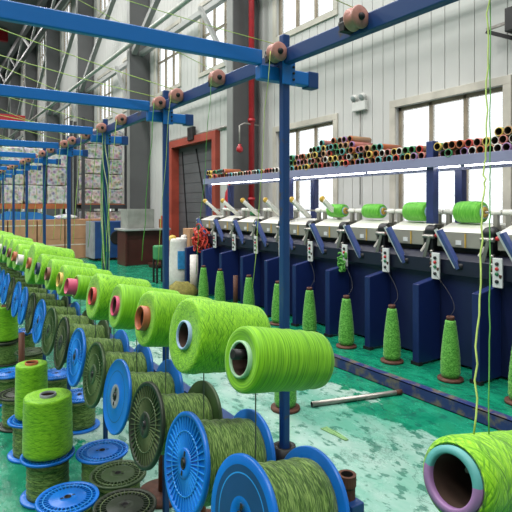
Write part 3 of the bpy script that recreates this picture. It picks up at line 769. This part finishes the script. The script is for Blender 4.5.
# green packages on the heads
def make_pack():
    root = empty('yarn_package', (0, 0, 0))
    f = MB(); f.lathe([(.03, -.128), (.08, -.128), (.09, -.122), (.096, -.10), (.098, -.05), (.098, .05), (.096, .10), (.09, .122), (.08, .128), (.03, .128)], M['pack_yarn'], 1, 44); f.build('yarn_body', root)
    f = MB(); f.lathe([(.0115, -.15), (.04, -.15), (.048, -.145), (.048, -.129), (.0115, -.129)], M['amber'], 1, 24, closed=True); f.lathe([(.048, -.14), (.058, -.14), (.058, -.128), (.048, -.128)], TUBE['blue'], 1, 24, closed=True); f.build('end_cap', root)
    f = MB(); f.lathe([(.0115, .128), (.03, .128), (.03, .165), (.0115, .165)], TUBE['white'], 1, 20, closed=True); f.build('tube_end', root)
    return root
pk = None
for k, y in enumerate((2.895, 3.485, 4.075, 4.665)):
    p = make_pack() if pk is None else copy_tree(pk); pk = pk or p
    p.location = (4.15, y - .02, 1.345); s = (1, .96, .80, .84)[k]; p.scale = (s if s > .9 else s, 1, s)
    p.scale = (1, 1, 1) if k == 0 else ((.97, 1, .97) if k == 1 else (.8, 1, .8))
    tag(p, ('green yarn package winding on the head nearest the near shelf post', 'green yarn package just past the near navy shelf post', 'slimmer green yarn package, third from the near end of machine', 'slimmer green yarn package, farthest of the four on the machine')[k], 'yarn package', 'green packages winding on the machine')

# tube shelf above the machine
sh = empty('tube_shelf', (4.2, 4.2, 0), 'lilac-grey shelf on navy posts above the winding machine', 'shelf')
for y in (.94, 3.17, 5.4, 7.63):
    for x in (4.0, 4.42):
        f = MB(); zt = 2.0 if x < 4.2 else 1.75
        f.box((x - .04 - 4.2, y - .04 - 4.2, 1.236), (x + .04 - 4.2, y + .04 - 4.2, zt), M['post']); f.build('post', sh, .005)
f = MB(); f.box((-.27, .4 - 4.2, 1.755), (-.245, 7.7 - 4.2, 1.845), M['lilac']); f.box((-.245, .4 - 4.2, 1.80), (.30, 7.7 - 4.2, 1.83), M['lilac']); f.box((.28, .4 - 4.2, 1.755), (.30, 7.7 - 4.2, 1.88), M['lilac']); f.build('shelf_board', sh, .003)
for k in range(6):
    y = .55 + k * 1.19
    f = MB(); f.pipe((-.13, y - 4.2, 1.765), (-.13, y + 1.13 - 4.2, 1.765), .013, M['led'], 12); l = f.build('lamp_tube', sh)
    f = MB(); f.box((-.16, y - .01 - 4.2, 1.78), (-.10, y + 1.14 - 4.2, 1.80), M['lamp_white']); f.build('lamp_batten', l)

# paper tubes stacked on the shelf
TC = ['red', 'green', 'teal', 'orange', 'rose', 'navy', 'yellow', 'grey', 'tan', 'tan', 'rose']
TR = ['orange', 'yellow', 'tan', 'rose', 'teal', 'green', 'white', 'red', 'purple']
tubem = {}
def tube_mesh(c, ri):
    if (c, ri) not in tubem:
        f = MB(); r = .038
        f.lathe([(r - .008, 0, TUBE[ri]), (r - .005, -.001, TUBE[ri]), (r, .001, TUBE[ri]), (r, .02, TUBE[c]), (r, .30, TUBE[c]), (r - .008, .30, M['kraft']), (r - .008, .012, M['kraft'])], TUBE[c], 0, 24, closed=True)
        o = f.build('paper_tube'); tubem[(c, ri)] = o.data; return o
    o = bpy.data.objects.new('paper_tube', tubem[(c, ri)]); C.objects.link(o); return o
def layers(y):
    """rows of tubes high at this place on the shelf"""
    if y < 2.55: return 3
    if y < 3.0: return 2
    if y < 3.3: return 2
    if y < 3.75: return 2
    if y < 3.95: return 3
    if y < 4.75: return 3 if y < 4.2 else 5
    if y < 5.05: return 4
    if y < 5.4: return 3
    if y < 5.75: return 1
    return 1 if y < 7.0 else 2
P_ = .0775
cnt = {}
for row in range(5):
    n = 0; y = .62 + (P_ / 2 if row % 2 else 0)
    while y < 7.57:
        ok = layers(y) > row and not ((abs(y - 3.17) < .085 or (row < 2 and abs(y - 5.4) < .085)))
        if ok and row >= 1 and y > 1.9 and random.random() < .04 + .03 * row and row > 1: ok = False
        if y < 1.75: ok = False
        if ok:
            c = random.choice(TC); ri = random.choice(TR)
            o = tube_mesh(c, ri)
            o.location = (3.965 - random.uniform(0, .04) + (0.0 if row < 3 else .02), y, 1.83 + .0385 + .001 + row * P_ * .872)
            o.rotation_euler = (random.uniform(0, 6), 0, 0)
            near = y < 3.17
            cnt[(row, near)] = cnt.get((row, near), 0)
            o['_y'] = y; o['_r'] = row; o['_c'] = c; o['_ri'] = ri
        y += P_
tl = [o for o in C.objects if '_y' in o]
for row in range(5):
    for near in (True, False):
        q = sorted([o for o in tl if o['_r'] == row and (o['_y'] < 3.17) == near], key=lambda o: abs(o['_y'] - 3.17))
        for i, o in enumerate(q):
            rn = ('bottom', 'second', 'third', 'fourth', 'fifth')[row]
            tag(o, '%s-rimmed paper tube, %s row up, %s %s the near navy shelf post' % (o['_ri'], rn, nth(i), 'before' if near else 'beyond'), 'paper tube', 'paper tubes stacked on the shelf')
for o in tl:
    for k in ('_y', '_r', '_c', '_ri'): del o[k]

# ------------------------------------------------------------------ machine far end: sack, waste, boxes
def blob(name, pts, m, seg=24):
    f = MB(); f.lathe(pts, m, 2, seg); return f
sk = empty('woven_sack', (3.72, 8.22, 0), 'white woven sack with a blue print standing at the machine far end', 'sack')
f = MB(); f.lathe([(0, 0), (.19, 0), (.225, .06), (.23, .3), (.215, .55), (.19, .78), (.2, .84), (.17, .85), (.15, .7), (0, .66)], M['sack'], 2, 24)
for v in f.v: v.x *= .74; v.y *= .74; v.x *= 1 + .08 * math.sin(v.z * 19 + v.y * 14); v.y *= 1 + .07 * math.sin(v.z * 23 + v.x * 9)
f.build('sack_body', sk)
f = MB(); f.box((-.192, -.07, .34), (-.165, .07, .64), M['sack_print'], Matrix.Rotation(1.5, 4, 'Z')); f.build('printed_patch', sk)
for k, (dx, dy, c) in enumerate(((-.05, -.07, 'yellow'), (.05, .05, 'white'), (-.02, .08, 'yellow'))):
    f = MB(); f.lathe([(.015, 0), (.03, 0), (.05, .01), (.056, .2), (.03, .21), (.03, .23), (.015, .23)], TUBE[c], 2, 20, closed=True)
    f.lathe([(0, .19), (.016, .19)], M['hole'], 2, 20)
    o = tag(f.build('small_cone'), ('cream cone leaning towards the creel, in the white sack mouth', 'white cone in the white sack mouth beside two cream ones', 'cream cone at the back of the white sack mouth')[k], 'cone', 'cones in the white sack'); o.location = (3.72 + dx * .8, 8.22 + dy * .8, .70); o.rotation_euler = ((-.5, .4, .35)[k], (-.4, .35, -.5)[k], 0)
def tangle(name, loc, rx, rz, m, n, lb, cat, seed):
    rnd = random.Random(seed); f = MB()
    for k in range(n):
        p0 = Vector((rnd.gauss(0, .5), rnd.gauss(0, .5), rnd.gauss(0, .5)))
        ax = Vector((rnd.gauss(0, 1), rnd.gauss(0, 1), rnd.gauss(0, 1))).normalized(); u = ax.orthogonal().normalized(); w = ax.cross(u)
        R = rnd.uniform(.25, .5); pts = []
        for j in range(14):
            a = j / 13 * PI * rnd.uniform(1.6, 1.9); p = p0 * .8 + u * R * math.cos(a) + w * R * math.sin(a)
            pts.append((p.x * rx, p.y * rx, max(-.98 * rz, p.z * rz)))
        f.sweep(pts, .010, m, 5)
    o = tag(f.build(name), lb, cat); o.location = loc; return o
tangle('yarn_waste', (3.78, 7.50, .87), .13, .21, M['red_yarn'], 44, 'tangled red yarn waste hanging at the far end of the machine', 'yarn waste', 3)
f = MB(); f.lathe([(0, 0), (.24, 0), (.26, .05), (.2, .14), (.1, .2), (0, .22)], M['straw'], 2, 22)
for v in f.v: v *= 1 + .12 * math.sin(v.x * 40 + v.y * 33)
o = tag(f.build('waste_heap'), 'khaki heap of yarn waste on the floor before the white sack', 'waste'); o.location = (3.42, 7.45, .0)
f = MB(); f.lathe([(.05, 0), (.066, 0), (.066, .62), (.05, .62)], TUBE['white'], 2, 20, closed=True)
o = tag(f.build('white_tube'), 'white tube standing on end beside the farthest partition fins', 'tube'); o.location = (3.68, 7.52, 0)
f = MB(); f.box((-.18, -.14, 0), (.18, .14, 1.0), M['cardboard']); o = tag(f.build('carton', bevel=.006), 'tall brown carton standing behind the white sack', 'carton'); o.location = (4.16, 8.45, 0)
st = empty('work_stool', (3.68, 8.95, 0), 'green-topped stand beside the white sack, in front of the doorway', 'stand')
f = MB(); f.box((-.10, -.10, .42), (.10, .10, .68), TUBE['green']); f.build('green_cover', st, .03)
for sx in (-1, 1):
    for sy in (-1, 1):
        f = MB(); f.box((sx * .08 - .015, sy * .08 - .015, 0), (sx * .08 + .015, sy * .08 + .015, .42), M['dark']); f.build('leg', st)
# loose things on the deck of the far heads
for k, (y, c) in enumerate(((7.45, 'yellow'), (7.3, 'white'), (7.05, 'green'))):
    f = MB(); f.lathe([(.02, -.12), (.05, -.12), (.055, -.1), (.045, .1), (.02, .12)], TUBE[c], 1, 18, closed=True)
    o = tag(f.build('small_cone'), '%s yarn cone lying on the far end of the machine deck' % {'yellow': 'cream', 'white': 'white', 'green': 'green'}[c], 'cone', 'cones lying on the machine deck')
    o.location = (4.48, y, 1.292); o.rotation_euler = (0, 0, .5 * k)
tangle('yarn_tuft', (3.80, 4.19, .80), .05, .10, M['line_green'], 14, 'bright green yarn tuft hanging under the third green package', 'yarn', 9)

# ------------------------------------------------------------------ desk, case, cabinet
dk = empty('desk', (4.0, 11.75, 0), 'red-brown wooden desk with a pale top by the wall', 'desk')
f = MB(); f.box((-.06, -.06, .82), (1.1, .66, .865), M['desk_top']); f.build('desk_top', dk, .006)
f = MB(); f.box((0, .02, 0), (.05, .6, .82), M['wood']); f.build('side_panel', dk, .004)
f = MB(); f.box((1.0, .02, 0), (1.05, .6, .82), M['wood']); f.build('side_panel', dk, .004)
f = MB(); f.box((.05, .12, .0), (1.0, .15, .82), M['wood']); f.build('front_panel', dk, .004)
f = MB(); f.box((0, 0, 0), (.66, .5, .46), M['carton_grey']); f.box((.02, -.004, .03), (.64, 0, .43), M['carton_grey'])
o = tag(f.build('equipment_case', bevel=.012), 'grey metal case standing on the wooden desk', 'case'); o.location = (4.08, 11.85, .866)
f = MB(); f.lathe([(.03, 0), (.045, 0), (.05, .1), (.046, .1), (.04, .01)], TUBE['white'], 2, 18); o = tag(f.build('cup'), 'small white cup on a low board below the desk', 'cup'); o.location = (4.72, 11.2, .10)
f = MB(); f.box((-.35, -.2, .05), (.35, .2, .10), M['wood']); 
for sx in (-.3, .3): f.box((sx - .03, -.18, 0), (sx + .03, .18, .05), M['wood'])
o = tag(f.build('footboard', bevel=.004), 'low wooden footboard on the floor before the desk', 'board'); o.location = (4.75, 11.2, 0)
f = MB(); f.box((0, 0, 0), (.16, .16, .22), TUBE['orange']); f.box((.02, .02, .22), (.1, .1, .3), TUBE['red']); o = tag(f.build('tool_box', bevel=.01), 'orange-red box on the desk beside the wall', 'box'); o.location = (4.9, 11.8, .866)
cb2 = empty('control_cabinet', (3.68, 13.3, 0), 'blue cabinet with grey side and round black opening beside the desk', 'cabinet')
f = MB(); f.box((0, 0, .06), (.05, .7, 1.0), M['cabinet_grey']); f.build('side_panel', cb2, .006)
f = MB(); f.box((.05, .0, .06), (.98, .7, 1.0), M['cabinet_blue']); f.build('body', cb2, .008)
f = MB(); f.lathe([(0, 0), (.15, 0), (.18, -.01), (.18, .01), (0, .01)], M['hole'], 1, 28, Matrix.Translation((.62, -.005, .58))); f.build('fan_opening', cb2)
f = MB()
for sx in (.06, .9): f.box((sx, .06, 0), (sx + .07, .6, .06), M['dark'])
f.build('plinth', cb2)

# ------------------------------------------------------------------ storage racks with film-wrapped bales, cartons
def bale(x, y, z, w, d, h, m, lb, cat='bale', grp='film-wrapped bales on the racks'):
    f = MB(); n = 4
    T = Matrix.Translation((0, 0, 0)); bm = bmesh.new(); bmesh.ops.create_cube(bm, size=1)
    bmesh.ops.subdivide_edges(bm, edges=bm.edges[:], cuts=3, use_grid_fill=True)
    rnd = random.Random(int(x * 100 + z * 777))
    for v in bm.verts:
        v.co = Vector((v.co.x * w, v.co.y * d, (v.co.z + .5) * h))
        v.co += Vector((rnd.uniform(-1, 1) * .02, rnd.uniform(-1, 1) * .02, rnd.uniform(-1, 1) * .015 if v.co.z > .01 else 0))
    me = bpy.data.meshes.new('wrapped_bale'); bm.to_mesh(me); bm.free(); me.materials.append(m)
    o = bpy.data.objects.new('wrapped_bale', me); C.objects.link(o); o.location = (x, y, z)
    bv = o.modifiers.new('Bevel', 'BEVEL'); bv.width = .03; bv.segments = 2; bv.limit_method = 'ANGLE'; bv.angle_limit = 1.0
    return tag(o, lb, cat, grp)
RX = [(1.2, 3.72), (3.86, 5.1)]; RZ = 1.46; RY = 16.2
for q, (xa, xb) in enumerate(RX):
    yy = RY if q == 0 else 15.4
    rk = empty('storage_rack', ((xa + xb) / 2, yy, 0), ('long storage rack of white bales behind the cardboard cartons', 'storage rack of pinkish bales next to the grey column')[q], 'rack'); cx = (xa + xb) / 2
    for x in (xa, xb):
        for dy in (-.45, .45):
            f = MB(); f.box((x - .04 - cx, dy - .04, 0), (x + .04 - cx, dy + .04, 3.9), M['rack_post']); f.build('upright', rk)
    for z in (RZ,):
        for dy in (-.46, .46):
            f = MB(); f.box((xa + .04 - cx, dy - .03, z - .14), (xb - .04 - cx, dy + .03, z - .02), M['orange_beam'] if q == 0 else M['rack_post']); f.build('cross_beam', rk)
        f = MB(); f.box((xa + .04 - cx, -.45, z - .02), (xb - .04 - cx, .45, z), M['orange_beam']); f.build('shelf_deck', rk)
    n = 4 if q == 0 else 2; wv = (xb - xa - .12) / n
    for i in range(n):
        for j in range(5 if q else 3):
            h = .42 if q else .52
            bale(xa + .06 + wv * (i + .5), yy, RZ + .002 + j * (h + .012), wv * .93, .78, h, M[('film_c', 'film_a', 'film_c')[j % 3]] if (q == 0) else M[('film_b', 'film_a', 'film_b', 'film_a')[(j + i) % 4]],
                 '%s bale, %s column from the column side, %s layer up, on the %s rack' % (('white' if q == 0 else 'greyish pink'), nth(n - 1 - i), nth(j), 'long' if q == 0 else 'short'))
    if q == 1:
        for i in range(2):
            for j in range(2): bale(xa + .06 + wv * (i + .5), yy, .02 + j * .62, wv * .92, .78, .6, M['film_b'], 'bale under the short rack shelf, %s column from the column side, %s layer' % (nth(1 - i), nth(j)))
for i in range(5):
    for j in range(2):
        f = MB(); f.box((-.33, -.3, 0), (.33, .3, .52), M['cardboard']); root = empty('shipping_carton', (1.5 + i * .69, 14.6, j * .523), 'brown strapped carton, %s in the %s layer from the rack corner side' % (nth(4 - i), 'lower' if j == 0 else 'upper'), 'carton', 'strapped cardboard cartons before the rack')
        f.build('box', root, .008)
        f = MB(); f.box((-.332, -.304, .36), (.332, -.298, .385), M['strap']); f.build('strap', root)
f = MB(); f.prism([(-.75, 0), (.75, 0), (.72, .05), (.2, .19), (-.5, .22), (-.75, .1)], 1, -.03, .03, M['blue_sheet']); o = tag(f.build('plastic_sheet'), 'blue plastic sheet lying across the cardboard cartons', 'sheet'); o.location = (2.35, 14.5, 1.046)
f = MB(); f.lathe([(0, 0), (.3, 0), (.36, .06), (.28, .18), (.1, .26), (0, .27)], M['film_c'], 2, 20); o = tag(f.build('film_heap'), 'crumpled white packing film on top of the cartons', 'film'); o.location = (3.3, 14.6, 1.046); o.scale = (1, .8, .5)

# ------------------------------------------------------------------ loose yarn
def strand(pts, r, m, lb, grp=None, n=10, wob=0.0, seed=1, sag=0.0):
    rnd = random.Random(seed); out = []
    for a, c in zip(pts, pts[1:]):
        a, c = Vector(a), Vector(c)
        for j in range(n):
            t = j / n; p = a.lerp(c, t); p.z -= sag * 4 * t * (1 - t)
            if 0 < t: p += Vector((rnd.uniform(-wob, wob), rnd.uniform(-wob, wob), 0))
            out.append(p)
    out.append(Vector(pts[-1])); f = MB(); f.sweep(out, r, m, 5)
    return tag(f.build('yarn_strand'), lb, 'yarn strand', grp)
rnd = random.Random(5)
for k, y in enumerate(PUL[1:20]):
    p = (CX - .036, y, 1.8395); sl = (.25, .18, .43, .3, .22, .4)[k % 6]
    strand([p, (CX - .03 - 1.6, y + rnd.uniform(-.1, .25), 1.855 + 1.6 * sl)], .0010 if k < 3 else .0016, M['line_pale2'], 'lime yarn running up from the %s thread pulley of the rail' % nth(k + 1), 'yarns running up from the pulleys', 10, 0.0, k, .04)
for k, y in enumerate(PUL[1:20]):
    z = 1.14
    if k == 0: continue
    yc = YS + PITCH * (k + .2)
    strand([(CX - .0555, y, 1.818), (CX - .1, y + .02, 1.18)], .0009 if k < 4 else .0016, M[('line_green', 'line_pale2')[k % 2]], 'thin green yarn hanging down from the %s thread pulley' % nth(k + 1), 'yarns hanging from the pulleys', 8, .004, k + 40)
for k, y in enumerate((2.667, 3.26, 3.85, 4.45)):
    top = Vector((3.87, y + .42 - .0, .84)); bot = Vector((3.57, y, .512)); pts = []
    for j in range(15):
        t = j / 14; p = top.lerp(bot, t); p.y -= .17 * math.sin(t * PI) ; p.z -= .05 * math.sin(t * PI); p.x -= .05 * math.sin(t * PI); pts.append(p)
    f = MB(); f.sweep(pts, .002, M['dark'], 5)
    tag(f.build('yarn_strand'), 'dark looping thread from the machine to the %s floor bobbin' % nth(k + 1), 'yarn strand', 'threads feeding the machine')
# strands wound round the third post
for k in range(12):
    a0 = k * .9; pts = []
    for j in range(40):
        z = 1.83 - j * .032; a = a0 + j * (.05 + .03 * (k % 3)) + .5 * math.sin(j * .35 + k * 2); r = .0185 + .0045 * math.sin(j * .45 + k)
        pts.append((CX + r * math.cos(a), PO[2] + r * math.sin(a), z))
    f = MB(); f.sweep(pts, .0028, M[('line_green', 'line_teal', 'line_pale')[k % 3]], 5)
    tag(f.build('yarn_strand'), '%s yarn twisted down the third blue creel post' % ('green', 'teal', 'pale')[k % 3], 'yarn strand', 'yarns twisted round the third post')
strand([(CX, .552, 1.83), (.745, .49, 1.48), (.70, .465, 1.39), (.5866, .402, 1.112)], .0014, M['line_pale2'], 'pale kinked lime yarn dropping onto the nearest cone', 'yarns dropping onto the nearest cone', 14, .0022, 3)
strand([(CX + .01, .556, 1.83), (.757, .49, 1.48), (.715, .463, 1.36), (.622, .404, 1.102)], .0010, M['line_green'], 'straight green yarn dropping onto the nearest cone, beside the kinked one', 'yarns dropping onto the nearest cone', 14, .0008, 4)

# ------------------------------------------------------------------ light, world, camera
w = bpy.data.worlds.new('World'); bpy.context.scene.world = w; w.use_nodes = True
bg = w.node_tree.nodes['Background']; bg.inputs[0].default_value = (0.93, 0.97, 1, 1); bg.inputs[1].default_value = 2.2
def area(name, loc, size, power, rot=(0, 0, 0), col=(1, .98, .95)):
    l = bpy.data.lights.new(name, 'AREA'); l.shape = 'RECTANGLE'; l.size, l.size_y = size; l.energy = power; l.color = col
    o = bpy.data.objects.new(name, l); C.objects.link(o); o.location = loc; o.rotation_euler = rot
    return o
for x in (-6.0, -2.0, 2.5):
    for y in (-2, 4, 10, 16): area('hall_fill', (x, y, 10.6), (2.4, 1.2), 520)  # unseen fill lights without fixtures, added because window light is too weak
for x in (-2.0, 2.5):
    for y in (22, 28, 34, 40): area('hall_fill', (x, y, 10.6), (2.4, 1.2), 330)  # more unseen fill, added to brighten the far stretch of wall
cam = bpy.data.cameras.new('Camera'); co = bpy.data.objects.new('Camera', cam); C.objects.link(co)
cam.sensor_width = 36; cam.lens = 36 * 520 / 512; cam.shift_y = -(256 - 206) / 512; cam.clip_start = .05; cam.clip_end = 200
co.location = (0, 0, 1.4); co.rotation_euler = (PI / 2, 0, -math.atan(336 / 520))
sc = bpy.context.scene; sc.camera = co
sc.view_settings.view_transform = 'Standard'; sc.view_settings.look = 'None'; sc.view_settings.gamma = 1; sc.view_settings.exposure = -0.42
sc.cycles.max_bounces = 8; sc.cycles.diffuse_bounces = 4; sc.cycles.transparent_max_bounces = 12; sc.cycles.sample_clamp_indirect = 6
